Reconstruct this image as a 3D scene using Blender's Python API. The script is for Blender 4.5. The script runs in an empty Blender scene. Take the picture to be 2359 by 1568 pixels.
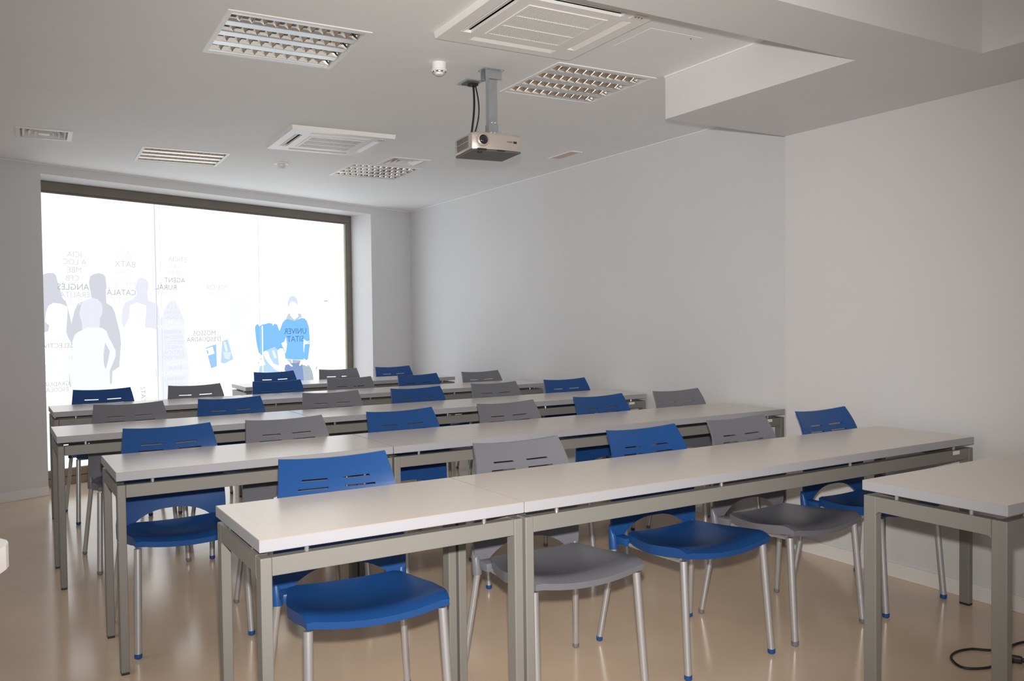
import bpy, bmesh, math, random
from mathutils import Vector, Matrix
random.seed(7)
SC = bpy.context.scene
COL = SC.collection
PI = math.pi

# ------------------------------------------------------------------ camera
YAW, PIT, ROL, CAMH = 0.5374, -0.0258, -0.0119, 1.2784
fwd = Vector((math.sin(YAW)*math.cos(PIT), math.cos(YAW)*math.cos(PIT), math.sin(PIT)))
r0 = Vector((math.cos(YAW), -math.sin(YAW), 0)); u0 = r0.cross(fwd)
rt = r0*math.cos(ROL) + u0*math.sin(ROL); up = u0*math.cos(ROL) - r0*math.sin(ROL)
cam_d = bpy.data.cameras.new('camera'); cam = bpy.data.objects.new('camera', cam_d); COL.objects.link(cam)
cam_d.sensor_fit = 'HORIZONTAL'; cam_d.sensor_width = 36.0; cam_d.lens = 1959.8235/2359*36.0
cam_d.clip_start = 0.02; cam_d.clip_end = 60
m = Matrix(((rt.x, up.x, -fwd.x, 0), (rt.y, up.y, -fwd.y, 0), (rt.z, up.z, -fwd.z, CAMH), (0, 0, 0, 1)))
cam.matrix_world = m
SC.camera = cam

# ------------------------------------------------------------------ light
SC.view_settings.view_transform = 'Standard'; SC.view_settings.look = 'None'
SC.view_settings.gamma = 1.0; SC.view_settings.use_curve_mapping = False
SC.view_settings.exposure = 0.06
W = bpy.data.worlds.new('world'); SC.world = W; W.use_nodes = True
W.node_tree.nodes['Background'].inputs[0].default_value = (0.75, 0.85, 1.0, 1)
W.node_tree.nodes['Background'].inputs[1].default_value = 1.0
WINDOW_STRENGTH = 1.70
SIDE_FILL_STRENGTH = 1.0
REAR_FILL_STRENGTH = 0.6
FLASH = 500.0
fl = bpy.data.lights.new('camera_flash', 'SPOT'); fl.shadow_soft_size = 0.022; fl.spot_size = math.radians(81); fl.spot_blend = 1.0
fl.energy = FLASH; fl.color = (1.0, 0.945, 0.88)
flo = bpy.data.objects.new('camera_flash', fl); COL.objects.link(flo)
flo.matrix_world = Matrix.Translation(up*0.11 + fwd*0.03) @ m @ Matrix.Rotation(math.radians(-3), 4, 'X')
try:
    SC.cycles.max_bounces = 8; SC.cycles.diffuse_bounces = 5; SC.cycles.glossy_bounces = 4
    SC.cycles.caustics_reflective = False; SC.cycles.caustics_refractive = False
    SC.cycles.sample_clamp_indirect = 6.0
    SC.cycles.use_denoising = True
except Exception:
    pass

# ------------------------------------------------------------------ materials
def mat(name, col, rough=0.5, metal=0.0, spec=0.5, noise=0.0, nscale=8.0, bump=0.0, bscale=200.0, coat=0.0, aniso=None):
    M = bpy.data.materials.new(name); M.use_nodes = True
    N = M.node_tree.nodes; L = M.node_tree.links; b = N['Principled BSDF']
    b.inputs['Base Color'].default_value = (*col, 1); b.inputs['Roughness'].default_value = rough
    b.inputs['Metallic'].default_value = metal
    if 'Specular IOR Level' in b.inputs: b.inputs['Specular IOR Level'].default_value = spec
    if coat and 'Coat Weight' in b.inputs:
        b.inputs['Coat Weight'].default_value = coat; b.inputs['Coat Roughness'].default_value = 0.12
    if noise or bump:
        tc = N.new('ShaderNodeTexCoord')
    if noise:
        n = N.new('ShaderNodeTexNoise'); n.inputs['Scale'].default_value = nscale; n.inputs['Detail'].default_value = 5
        L.new(tc.outputs['Object'], n.inputs['Vector'])
        r = N.new('ShaderNodeValToRGB')
        r.color_ramp.elements[0].position = 0.3; r.color_ramp.elements[1].position = 0.7
        r.color_ramp.elements[0].color = (*[c*(1-noise) for c in col], 1)
        r.color_ramp.elements[1].color = (*[min(1, c*(1+noise)) for c in col], 1)
        L.new(n.outputs['Fac'], r.inputs['Fac']); L.new(r.outputs['Color'], b.inputs['Base Color'])
    if bump:
        n2 = N.new('ShaderNodeTexNoise'); n2.inputs['Scale'].default_value = bscale; n2.inputs['Detail'].default_value = 3
        L.new(tc.outputs['Object'], n2.inputs['Vector'])
        bp = N.new('ShaderNodeBump'); bp.inputs['Strength'].default_value = bump; bp.inputs['Distance'].default_value = 0.002
        L.new(n2.outputs['Fac'], bp.inputs['Height']); L.new(bp.outputs['Normal'], b.inputs['Normal'])
    return M
def emis(name, col, s):
    M = bpy.data.materials.new(name); M.use_nodes = True
    N = M.node_tree.nodes; N.remove(N['Principled BSDF'])
    e = N.new('ShaderNodeEmission'); e.inputs[0].default_value = (*col, 1); e.inputs[1].default_value = s
    M.node_tree.links.new(e.outputs[0], N['Material Output'].inputs[0])
    return M
def srgb(r, g, b):
    f = lambda c: (c/255/12.92 if c/255 <= 0.04045 else ((c/255+0.055)/1.055)**2.4)
    return (f(r), f(g), f(b))

M_WALL = mat('wall_paint', (0.70, 0.705, 0.72), 0.42, spec=0.25, noise=0.015, nscale=1.5, bump=0.04, bscale=120)
M_CEIL = mat('ceiling_paint', (0.87, 0.885, 0.90), 0.6, spec=0.2, noise=0.012, nscale=2)
M_BASE = mat('skirting_white', (0.80, 0.80, 0.79), 0.35, spec=0.3)
M_FLOOR = mat('epoxy_floor', (0.76, 0.585, 0.43), 0.17, spec=0.75, noise=0.06, nscale=2.2, bump=0.05, bscale=14)
M_TOP = mat('beige_laminate', (0.77, 0.70, 0.63), 0.25, spec=0.6, noise=0.015, nscale=30, bump=0.03, bscale=500)
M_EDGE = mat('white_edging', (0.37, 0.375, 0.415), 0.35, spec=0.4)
M_LINE = mat('laminate_seam', (0.42, 0.36, 0.31), 0.5)
M_STEEL = mat('grey_powder_coat', (0.225, 0.22, 0.208), 0.42, metal=0.1, spec=0.35, bump=0.05, bscale=700)
M_SPACER = mat('satin_aluminium', (0.62, 0.62, 0.63), 0.3, metal=0.8)
M_PAD = mat('black_plastic', (0.02, 0.02, 0.022), 0.5)
M_BLUE = mat('blue_plastic', (0.011, 0.068, 0.245), 0.40, spec=0.4, bump=0.06, bscale=900)
M_GREY = mat('grey_plastic', (0.165, 0.170, 0.198), 0.38, spec=0.5, bump=0.06, bscale=900)
M_CHROME = mat('silver_tube', (0.54, 0.55, 0.58), 0.34, metal=0.65)
M_FRAME = mat('bronze_frame', (0.20, 0.175, 0.15), 0.38, metal=0.4, noise=0.05, nscale=6)
M_BEAD = mat('pale_glazing_bead', (0.50, 0.50, 0.42), 0.4)
M_SILL = mat('bronze_sill', (0.30, 0.235, 0.165), 0.45, metal=0.2)
M_WHITE = mat('white_plastic', (0.86, 0.86, 0.86), 0.35, spec=0.4)
M_WHITE2 = mat('offwhite_plastic', (0.80, 0.80, 0.79), 0.4, spec=0.4)
M_DARK = mat('dark_void', (0.012, 0.012, 0.014), 0.7)
M_MIRROR = mat('mirror_louvre', (0.86, 0.82, 0.76), 0.06, metal=1.0)
M_ALU = mat('aluminium_strip', (0.72, 0.73, 0.74), 0.3, metal=0.7)
M_TUBE = mat('unlit_tube', (0.8, 0.79, 0.76), 0.25)
M_ZINC = mat('zinc_steel', (0.50, 0.53, 0.57), 0.36, metal=0.8, noise=0.06, nscale=40)
M_PROJ = mat('projector_silver', (0.55, 0.50, 0.45), 0.33, metal=0.45)
M_PROJD = mat('projector_dark', (0.11, 0.105, 0.10), 0.5, bump=0.2, bscale=400)
M_LENS = mat('lens_glass', (0.006, 0.005, 0.008), 0.05, spec=0.9, coat=1.0)
M_RED = mat('red_lens', (0.45, 0.03, 0.03), 0.1)
M_CORD = mat('black_cord', (0.014, 0.014, 0.015), 0.42)
M_BRASS = mat('brass_plate', (0.62, 0.52, 0.28), 0.35, metal=0.6)
M_EMER = mat('emergency_lens', (0.62, 0.36, 0.30), 0.3)
M_INK = mat('grey_ink', (0.10, 0.10, 0.11), 0.5)
M_FILMS = [emis('window_film', (0.955, 0.985, 1.0), WINDOW_STRENGTH*k) for k in (0.72, 0.88, 1.0)]
M_SIDE_FILL = emis('assumed_side_glow', (0.95, 0.97, 1.0), SIDE_FILL_STRENGTH)  # glow for the assumed, unseen panes in the left wall
M_REAR_FILL = emis('rear_fill_glow', (1.0, 0.97, 0.93), REAR_FILL_STRENGTH)  # fill glow for the added panes behind the camera
PC = dict(white=(0.98, 0.99, 1.0), grey1=srgb(212, 214, 224), pale1=srgb(233, 236, 246), pale1b=srgb(218, 229, 248), pale0=srgb(247, 250, 254),
          pale2=srgb(225, 240, 252), sky1=srgb(190, 222, 250), sky2=srgb(160, 205, 248), blue=srgb(133, 197, 254), yellow=srgb(240, 246, 225),
          grey2=srgb(203, 212, 222), grey3=srgb(178, 192, 202), slate=srgb(136, 157, 205),
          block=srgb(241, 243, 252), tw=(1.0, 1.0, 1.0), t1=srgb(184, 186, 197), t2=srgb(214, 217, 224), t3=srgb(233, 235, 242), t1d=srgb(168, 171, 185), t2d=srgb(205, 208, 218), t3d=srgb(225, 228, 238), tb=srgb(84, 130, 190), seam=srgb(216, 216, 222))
M_PRINT = {k: emis('print_'+k, v, 1.6 if k == 'white' else 1.0) for k, v in PC.items()}

# ------------------------------------------------------------------ helpers
def link(name, me, parent=None, loc=None, rotz=None):
    o = bpy.data.objects.new(name, me); COL.objects.link(o)
    if parent is not None: o.parent = parent
    if loc is not None: o.location = loc
    if rotz is not None: o.rotation_euler = (0, 0, rotz)
    return o
def mesh(bm, mats, smooth=None, name='mesh'):
    bmesh.ops.recalc_face_normals(bm, faces=bm.faces)
    me = bpy.data.meshes.new(name); bm.to_mesh(me); bm.free()
    for x in (mats if isinstance(mats, (list, tuple)) else [mats]): me.materials.append(x)
    if smooth is not None:
        me.polygons.foreach_set('use_smooth', [True]*len(me.polygons))
        try: me.set_sharp_from_angle(angle=math.radians(smooth))
        except Exception: pass
    return me
def obj(name, bm, mats, parent=None, loc=None, rotz=None, smooth=None):
    return link(name, mesh(bm, mats, smooth, name), parent, loc, rotz)
def empty(name, loc=(0, 0, 0), rotz=0.0):
    o = bpy.data.objects.new(name, None); COL.objects.link(o); o.location = loc; o.rotation_euler = (0, 0, rotz)
    o.empty_display_size = 0.1
    return o
def tag(o, label=None, cat=None, group=None, kind=None):
    if label: o['label'] = label
    if cat: o['category'] = cat
    if group: o['group'] = group
    if kind: o['kind'] = kind
    return o
def box(bm, x0, x1, y0, y1, z0, z1, bev=0.0, mi=0, top=None, seg=2):
    r = bmesh.ops.create_cube(bm, size=1.0)
    vs = r['verts']
    for v in vs:
        v.co = Vector((x0 if v.co.x < 0 else x1, y0 if v.co.y < 0 else y1, z0 if v.co.z < 0 else z1))
    fs = {f for v in vs for f in v.link_faces}
    for f in fs: f.material_index = mi
    if top is not None:
        for f in fs:
            if f.calc_center_median().z > max(z0, z1)-1e-6: f.material_index = top
    if bev:
        es = list({e for v in vs for e in v.link_edges})
        bmesh.ops.bevel(bm, geom=es, offset=bev, segments=seg, affect='EDGES', profile=0.5, clamp_overlap=True)
    return bm
def BX(*a, **k): return box(bmesh.new(), *a, **k)
def tube(bm, pts, rad, n=10, caps=True, mi=0):
    pts = [Vector(p) for p in pts]; rings = []
    rad = rad if isinstance(rad, (list, tuple)) else [rad]*len(pts)
    prevx = None
    for i, p in enumerate(pts):
        d = (pts[min(i+1, len(pts)-1)] - pts[max(i-1, 0)]).normalized()
        if prevx is None:
            a = Vector((0, 0, 1)) if abs(d.z) < 0.9 else Vector((1, 0, 0))
            x = d.cross(a).normalized()
        else:
            x = (prevx - d*prevx.dot(d)).normalized()
        y = d.cross(x); prevx = x
        rings.append([bm.verts.new(p + (x*math.cos(t) + y*math.sin(t))*rad[i]) for t in [2*PI*k/n for k in range(n)]])
    for a, b in zip(rings, rings[1:]):
        for k in range(n):
            bm.faces.new((a[k], a[(k+1) % n], b[(k+1) % n], b[k])).material_index = mi
    if caps:
        bm.faces.new(rings[0][::-1]).material_index = mi; bm.faces.new(rings[-1]).material_index = mi
    return bm
def lathe(bm, prof, n=24, c=(0, 0, 0), mi=0):
    rings = []
    for r, z in prof:
        rings.append([bm.verts.new((c[0]+max(r, 1e-5)*math.cos(2*PI*k/n), c[1]+max(r, 1e-5)*math.sin(2*PI*k/n), c[2]+z)) for k in range(n)])
    for a, b in zip(rings, rings[1:]):
        for k in range(n): bm.faces.new((a[k], a[(k+1) % n], b[(k+1) % n], b[k])).material_index = mi
    bm.faces.new(rings[0]).material_index = mi; bm.faces.new(rings[-1]).material_index = mi
    return bm
def prism(bm, poly, z0, z1, mi=0):
    a = [bm.verts.new((x, y, z0)) for x, y in poly]; b = [bm.verts.new((x, y, z1)) for x, y in poly]
    n = len(poly)
    bm.faces.new(a[::-1]).material_index = mi; bm.faces.new(b).material_index = mi
    for k in range(n): bm.faces.new((a[k], a[(k+1) % n], b[(k+1) % n], b[k])).material_index = mi
    return bm
def grid_plate(bm, xs, ys, holes, z0, z1, mi=0):
    """a plate cut from a rectangular grid, the cells listed in holes left out"""
    xs = sorted(set(xs)); ys = sorted(set(ys))
    def hole(i, j):
        if i < 0 or j < 0 or i >= len(xs)-1 or j >= len(ys)-1: return True
        cx = (xs[i]+xs[i+1])/2; cy = (ys[j]+ys[j+1])/2
        return any(h[0] < cx < h[1] and h[2] < cy < h[3] for h in holes)
    V = {}
    def v(i, j, z):
        if (i, j, z) not in V: V[(i, j, z)] = bm.verts.new((xs[i], ys[j], z))
        return V[(i, j, z)]
    for i in range(len(xs)-1):
        for j in range(len(ys)-1):
            if hole(i, j): continue
            for z in (z0, z1):
                bm.faces.new((v(i, j, z), v(i+1, j, z), v(i+1, j+1, z), v(i, j+1, z))).material_index = mi
            for di, dj, a, b in ((-1, 0, (i, j), (i, j+1)), (1, 0, (i+1, j), (i+1, j+1)), (0, -1, (i, j), (i+1, j)), (0, 1, (i, j+1), (i+1, j+1))):
                if hole(i+di, j+dj):
                    bm.faces.new((v(*a, z0), v(*b, z0), v(*b, z1), v(*a, z1))).material_index = mi
    return bm
def rotp(x, y, a): return (x*math.cos(a)-y*math.sin(a), x*math.sin(a)+y*math.cos(a))
PRINTS = [
 ('figure_print','block',1,((4.134, 1.48), (4.171, 1.48), (4.195, 1.442), (4.22, 1.396), (4.231, 1.357), (4.264, 1.307), (4.263, 1.094), (4.286, 0.996), (4.293, 0.937), (4.294, 0.781), (4.276, 0.568), (4.027, 0.589), (4.016, 0.836), (4.008, 0.988), (4.009, 1.215), (4.016, 1.309), (4.053, 1.328), (4.07, 1.396), (4.104, 1.442))),
 ('figure_print','grey1',1,((3.031, 1.647), (3.052, 1.661), (3.077, 1.672), (3.111, 1.68), (3.144, 1.679), (3.159, 1.662), (3.166, 1.63), (3.174, 1.591), (3.16, 1.555), (3.145, 1.527), (3.15, 1.503), (3.207, 1.482), (3.232, 1.456), (3.242, 1.42), (3.256, 1.359), (3.273, 1.271), (3.272, 1.129), (3.263, 0.77), (3.241, 0.771), (3.223, 0.901), (3.221, 0.98), (3.137, 1.037), (3.01, 1.128))),
 ('figure_print','white',2,((3.068, 1.299), (3.078, 1.372), (3.096, 1.42), (3.134, 1.444), (3.189, 1.438), (3.24, 1.416), (3.241, 1.372), (3.225, 1.328), (3.22, 1.298), (3.203, 1.237), (3.226, 1.21), (3.242, 1.165), (3.267, 1.12), (3.273, 0.991), (3.229, 0.98), (3.22, 0.945), (3.226, 0.856), (3.246, 0.771), (3.239, 0.678), (3.065, 0.693), (3.046, 0.911), (3.049, 1.211), (3.091, 1.221), (3.109, 1.26), (3.08, 1.286))),
 ('figure_print','grey1',3,((3.417, 1.615), (3.429, 1.664), (3.459, 1.683), (3.498, 1.692), (3.532, 1.686), (3.553, 1.666), (3.559, 1.623), (3.563, 1.582), (3.554, 1.545), (3.528, 1.517), (3.518, 1.485), (3.531, 1.463), (3.605, 1.417), (3.627, 1.371), (3.644, 1.294), (3.666, 1.201), (3.674, 1.108), (3.664, 1.015), (3.654, 0.914), (3.596, 0.88), (3.587, 0.774), (3.57, 0.775), (3.549, 0.846), (3.485, 0.886), (3.275, 1.076), (3.264, 1.165), (3.272, 1.297), (3.281, 1.327), (3.3, 1.394), (3.323, 1.439), (3.364, 1.457), (3.438, 1.489), (3.439, 1.507), (3.424, 1.552))),
 ('figure_print','pale1',4,((3.335, 1.363), (3.345, 1.416), (3.364, 1.457), (3.436, 1.489), (3.481, 1.48), (3.517, 1.444), (3.524, 1.394), (3.517, 1.349), (3.5, 1.322), (3.486, 1.295), (3.465, 1.259), (3.476, 1.246), (3.492, 1.182), (3.357, 1.185), (3.358, 1.225), (3.39, 1.247), (3.397, 1.274), (3.373, 1.292), (3.351, 1.297), (3.338, 1.327))),
 ('figure_print','pale0',5,((3.358, 1.225), (3.39, 1.246), (3.476, 1.245), (3.517, 1.24), (3.549, 1.217), (3.57, 1.161), (3.597, 1.11), (3.625, 1.049), (3.623, 1.003), (3.598, 0.944), (3.573, 0.89), (3.551, 0.843), (3.552, 0.8), (3.57, 0.748), (3.555, 0.717), (3.258, 0.739), (3.266, 0.898), (3.266, 0.987), (3.229, 0.98), (3.267, 1.12), (3.277, 1.151), (3.289, 1.184), (3.313, 1.208))),
 ('figure_print','grey1',6,((3.537, 1.117), (3.575, 1.047), (3.559, 0.974), (3.538, 0.901), (3.523, 0.93), (3.521, 1.021))),
 ('figure_print','pale1',1,((3.808, 1.578), (3.818, 1.606), (3.829, 1.635), (3.844, 1.659), (3.874, 1.666), (3.904, 1.656), (3.928, 1.633), (3.932, 1.609), (3.926, 1.562), (3.905, 1.523), (3.9, 1.499), (3.919, 1.476), (3.99, 1.448), (3.988, 1.29), (3.994, 1.218), (3.951, 1.233), (3.886, 1.239), (3.788, 1.264), (3.763, 1.241), (3.709, 1.233), (3.686, 1.275), (3.682, 1.293), (3.691, 1.371), (3.702, 1.422), (3.727, 1.455), (3.781, 1.479), (3.821, 1.512), (3.821, 1.536))),
 ('figure_print','white',2,((3.76, 1.427), (3.819, 1.451), (3.903, 1.428), (3.904, 1.371), (3.896, 1.328), (3.875, 1.291), (3.872, 1.291), (3.886, 1.239), (3.951, 1.229), (3.976, 1.195), (3.978, 0.858), (3.979, 0.69), (3.673, 0.713), (3.675, 1.015), (3.685, 1.2), (3.772, 1.236), (3.793, 1.283), (3.791, 1.292), (3.782, 1.315), (3.753, 1.343))),
 ('figure_print','pale1',1,((4.002, 1.448), (4.019, 1.409), (4.023, 1.347), (4.024, 1.29), (4.017, 1.194), (4.008, 0.808), (3.996, 0.809), (4.004, 1.29))),
 ('figure_print','pale1',1,((3.963, 0.873), (3.989, 0.877), (3.992, 0.809), (3.974, 0.791), (3.967, 0.82))),
 ('figure_print','pale0',1,((4.749, 1.393), (4.752, 1.434), (4.767, 1.466), (4.798, 1.49), (4.846, 1.499), (4.878, 1.49), (4.89, 1.458), (4.887, 1.393), (4.875, 1.356), (4.855, 1.331), (4.83, 1.32), (4.818, 1.305), (4.825, 1.274), (4.85, 1.243), (4.855, 1.204), (4.752, 1.205), (4.759, 1.241), (4.78, 1.275), (4.784, 1.312), (4.768, 1.353))),
 ('figure_print','pale0',1,((4.691, 1.239), (4.672, 1.212), (4.651, 1.166), (4.662, 1.112), (4.685, 1.111), (4.702, 1.205))),
 ('figure_print','pale0',1,((4.931, 1.215), (4.954, 1.145), (4.963, 1.035), (4.915, 1.029), (4.912, 1.091), (4.922, 1.187))),
 ('bag_print','sky2',1,((4.469, 1.045), (4.577, 1.074), (4.582, 0.881), (4.576, 0.868), (4.52, 0.855))),
 ('bag_logo_print','white',2,((4.475, 1.036), (4.54, 1.053), (4.544, 1.041), (4.516, 1.013), (4.554, 1.002), (4.558, 0.99), (4.492, 0.973), (4.488, 0.985), (4.529, 0.996), (4.493, 1.007), (4.519, 1.034), (4.478, 1.023))),
 ('bag_print','sky1',1,((4.642, 1.099), (4.7, 1.118), (4.736, 0.995), (4.758, 0.927), (4.664, 0.891), (4.622, 0.899), (4.644, 0.999))),
 ('bag_print','yellow',2,((4.653, 1.092), (4.676, 1.095), (4.701, 1.003), (4.674, 1.004))),
 ('bag_print','pale2',2,((4.647, 1.002), (4.736, 0.995), (4.715, 0.928), (4.665, 0.937))),
 ('figure_print','blue',1,((5.004, 1.218), (5.012, 1.24), (5.035, 1.256), (5.057, 1.233), (5.088, 1.249), (5.111, 1.236), (5.127, 1.255), (5.166, 1.264), (5.205, 1.257), (5.216, 1.234), (5.225, 1.257), (5.264, 1.247), (5.29, 1.184), (5.303, 1.2), (5.324, 1.253), (5.372, 1.226), (5.369, 1.12), (5.356, 1.074), (5.363, 1.027), (5.365, 0.961), (5.35, 0.971), (5.326, 1.009), (5.27, 0.997), (5.159, 0.969), (5.081, 0.946), (5.04, 0.98), (5.016, 1.09))),
 ('figure_print','sky1',2,((5.036, 0.787), (5.049, 0.858), (5.081, 0.933), (5.105, 0.99), (5.152, 0.995), (5.227, 1.028), (5.285, 0.977), (5.331, 0.883), (5.313, 0.772))),
 ('figure_print','sky2',3,((5.023, 0.897), (5.073, 0.921), (5.111, 0.9), (5.079, 0.843), (5.041, 0.858))),
 ('bag_logo_print','white',4,((5.017, 0.902), (5.094, 0.915), (5.098, 0.903), (5.064, 0.879), (5.108, 0.868), (5.112, 0.856), (5.035, 0.844), (5.031, 0.856), (5.079, 0.863), (5.038, 0.875), (5.068, 0.898), (5.021, 0.891))),
 ('figure_print','white',5,((5.09, 0.978), (5.117, 0.993), (5.148, 0.982), (5.166, 0.923), (5.211, 0.862), (5.282, 0.839), (5.307, 0.877), (5.293, 0.937), (5.258, 0.985), (5.286, 1.01), (5.322, 1.009), (5.341, 0.955), (5.363, 0.868), (5.388, 0.877), (5.44, 0.828), (5.427, 0.822), (5.387, 0.85), (5.347, 0.842), (5.337, 0.79), (5.281, 0.78), (5.226, 0.803), (5.157, 0.865), (5.111, 0.919))),
 ('figure_print','yellow',4,((5.191, 0.99), (5.218, 0.996), (5.252, 0.916), (5.221, 0.914))),
 ('figure_print','white',6,((5.077, 1.236), (5.09, 1.236), (5.087, 0.785), (5.076, 0.785))),
 ('figure_print','pale1b',1,((5.394, 1.424), (5.397, 1.47), (5.41, 1.504), (5.431, 1.527), (5.472, 1.532), (5.501, 1.515), (5.518, 1.482), (5.522, 1.435), (5.512, 1.441), (5.483, 1.468), (5.447, 1.476), (5.422, 1.457), (5.409, 1.427))),
 ('figure_print','white',2,((5.409, 1.427), (5.422, 1.457), (5.447, 1.476), (5.483, 1.468), (5.512, 1.441), (5.515, 1.418), (5.508, 1.371), (5.514, 1.344), (5.488, 1.297), (5.447, 1.304), (5.423, 1.338), (5.42, 1.378), (5.408, 1.398))),
 ('figure_print','blue',1,((5.324, 1.259), (5.357, 1.292), (5.39, 1.305), (5.471, 1.281), (5.563, 1.31), (5.605, 1.303), (5.634, 1.276), (5.658, 1.208), (5.657, 1.153), (5.667, 1.051), (5.648, 0.943), (5.638, 0.889), (5.612, 0.876), (5.587, 0.898), (5.58, 0.952), (5.583, 0.885), (5.462, 0.89), (5.364, 0.905), (5.356, 0.882), (5.349, 0.961), (5.37, 0.987), (5.372, 1.073), (5.361, 1.12), (5.346, 1.166))),
 ('figure_print','grey2',3,((5.369, 1.306), (5.399, 1.354), (5.419, 1.358), (5.427, 1.331), (5.471, 1.294), (5.522, 1.324), (5.514, 1.354), (5.556, 1.354), (5.567, 1.32), (5.487, 1.283), (5.463, 1.283))),
 ('figure_print','white',3,((5.365, 1.12), (5.376, 1.047), (5.359, 0.961), (5.347, 0.988), (5.311, 1.049), (5.339, 1.044), (5.311, 1.062), (5.344, 1.074))),
 ('figure_print','white',3,((5.585, 1.094), (5.6, 1.067), (5.659, 1.075), (5.661, 1.066), (5.599, 1.06), (5.599, 1.05), (5.661, 1.057), (5.662, 1.047), (5.597, 1.041), (5.584, 0.952), (5.58, 1.02))),
 ('figure_print','grey2',2,((5.368, 0.904), (5.433, 0.891), (5.432, 0.855), (5.388, 0.874))),
 ('figure_print','grey3',2,((5.441, 0.891), (5.553, 0.881), (5.519, 0.861), (5.478, 0.853), (5.441, 0.858))),
 ('figure_print','slate',1,((5.388, 0.874), (5.445, 0.857), (5.519, 0.867), (5.566, 0.879), (5.565, 0.831), (5.575, 0.75), (5.578, 0.662), (5.457, 0.69), (5.393, 0.727), (5.337, 0.797), (5.347, 0.842), (5.396, 0.86))),
 ('figure_print','grey3',1,((5.565, 0.831), (5.632, 0.835), (5.67, 0.799), (5.695, 0.743), (5.71, 0.653), (5.578, 0.662), (5.574, 0.757))),
 ('figure_print','white',3,((5.553, 0.879), (5.629, 0.855), (5.626, 0.818), (5.611, 0.819), (5.603, 0.843), (5.561, 0.845), (5.535, 0.826), (5.52, 0.83), (5.536, 0.866))),
 ('figure_print','grey3',2,((5.858, 1.489), (5.904, 1.492), (5.913, 1.478), (5.86, 1.478))),
 ('figure_print','grey3',2,((5.75, 0.822), (5.752, 0.781), (5.73, 0.78))),
]
TEXTS = [
 ('ÍCIA', 3.304, 1.836, 0.045, 't2'),
 ('A LOC', 3.306, 1.776, 0.045, 't2'),
 ('MBE', 3.301, 1.711, 0.045, 't2'),
 ('CFB', 3.285, 1.645, 0.045, 't2'),
 ('ANGLÈS', 3.291, 1.575, 0.049, 't1'),
 ('NERALITAT', 3.306, 1.513, 0.045, 't2'),
 ('QUE', 3.308, 1.457, 0.042, 't3'),
 ('JUV', 3.722, 1.877, 0.036, 't3'),
 ('RESO', 3.717, 1.833, 0.04, 't3'),
 ('BATX', 3.723, 1.775, 0.051, 't2'),
 ('CIAL', 3.706, 1.712, 0.044, 't3'),
 ('RS', 3.713, 1.665, 0.036, 't3'),
 ('PRESONS', 3.692, 1.606, 0.04, 't3'),
 ('CATALÀ', 3.687, 1.537, 0.047, 't1'),
 ('TAT G', 3.678, 1.475, 0.04, 't3'),
 ('SOL', 4.21, 1.888, 0.031, 't3'),
 ('STICIA', 4.205, 1.838, 0.042, 't2'),
 ('A LL', 4.183, 1.779, 0.042, 't3'),
 ('BERS', 4.169, 1.718, 0.042, 't3'),
 ('AGENT', 4.175, 1.653, 0.042, 't1'),
 ('RURAL', 4.091, 1.59, 0.046, 't1'),
 ('TAT', 4.053, 1.528, 0.042, 't3'),
 ('POLICÍA', 4.591, 1.601, 0.044, 't2'),
 ('LOCAL', 4.59, 1.541, 0.04, 't3'),
 ('MOSSOS', 4.456, 1.179, 0.043, 't1'),
 ("D'ESQUADRA", 4.45, 1.124, 0.04, 't1'),
 ('UNIVER', 5.477, 1.179, 0.057, 'tb'),
 ('SITAT', 5.476, 1.101, 0.057, 'tb'),
 ('NACIÓ', 3.142, 1.169, 0.034, 't3'),
 ('SELECTIV', 3.161, 1.108, 0.038, 't1'),
 ('RESOLT', 3.166, 1.055, 0.031, 't3'),
 ('POLICIA LO', 3.155, 1.007, 0.031, 't3'),
 ('GENERAL', 3.14, 0.949, 0.031, 't3'),
 ('PRESONS', 3.146, 0.898, 0.031, 't3'),
 ('ESCOLA', 3.141, 0.853, 0.031, 't3'),
 ('GRADUA', 3.143, 0.805, 0.034, 't1'),
 ('ESCOLA', 3.145, 0.76, 0.034, 't1'),
 ('ESCOLA', 3.144, 0.716, 0.027, 't3'),
 ('JUST', 4.141, 1.446, 0.027, 't3'),
 ('A LA', 4.141, 1.415, 0.034, 't3'),
 ('GENERAL', 4.152, 1.369, 0.031, 't3'),
 ('JUDICIAL', 4.155, 1.327, 0.031, 't3'),
 ('ALITAT', 4.142, 1.281, 0.031, 'tw'),
 ('GENERALITAT', 4.149, 1.239, 0.034, 'tw'),
 ('ADMINIS', 4.148, 1.197, 0.031, 't3'),
 ('PRESONS', 4.147, 1.151, 0.031, 't3'),
 ('INSTITUT', 4.154, 1.105, 0.031, 't3'),
 ('ANGLÈS', 4.153, 1.063, 0.031, 't3'),
 ('JUSTICIA', 4.152, 1.017, 0.035, 't3'),
 ('PENITENC', 4.151, 0.974, 0.031, 't3'),
 ('USTICIA', 4.175, 0.923, 0.042, 'tw'),
 ('RURAL', 4.157, 0.878, 0.031, 't3'),
 ('PRESONS', 4.147, 0.832, 0.042, 'tw'),
 ('GENERALI', 4.155, 0.782, 0.031, 't3'),
 ('CATALÀ', 4.153, 0.736, 0.031, 't3'),
]
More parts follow.
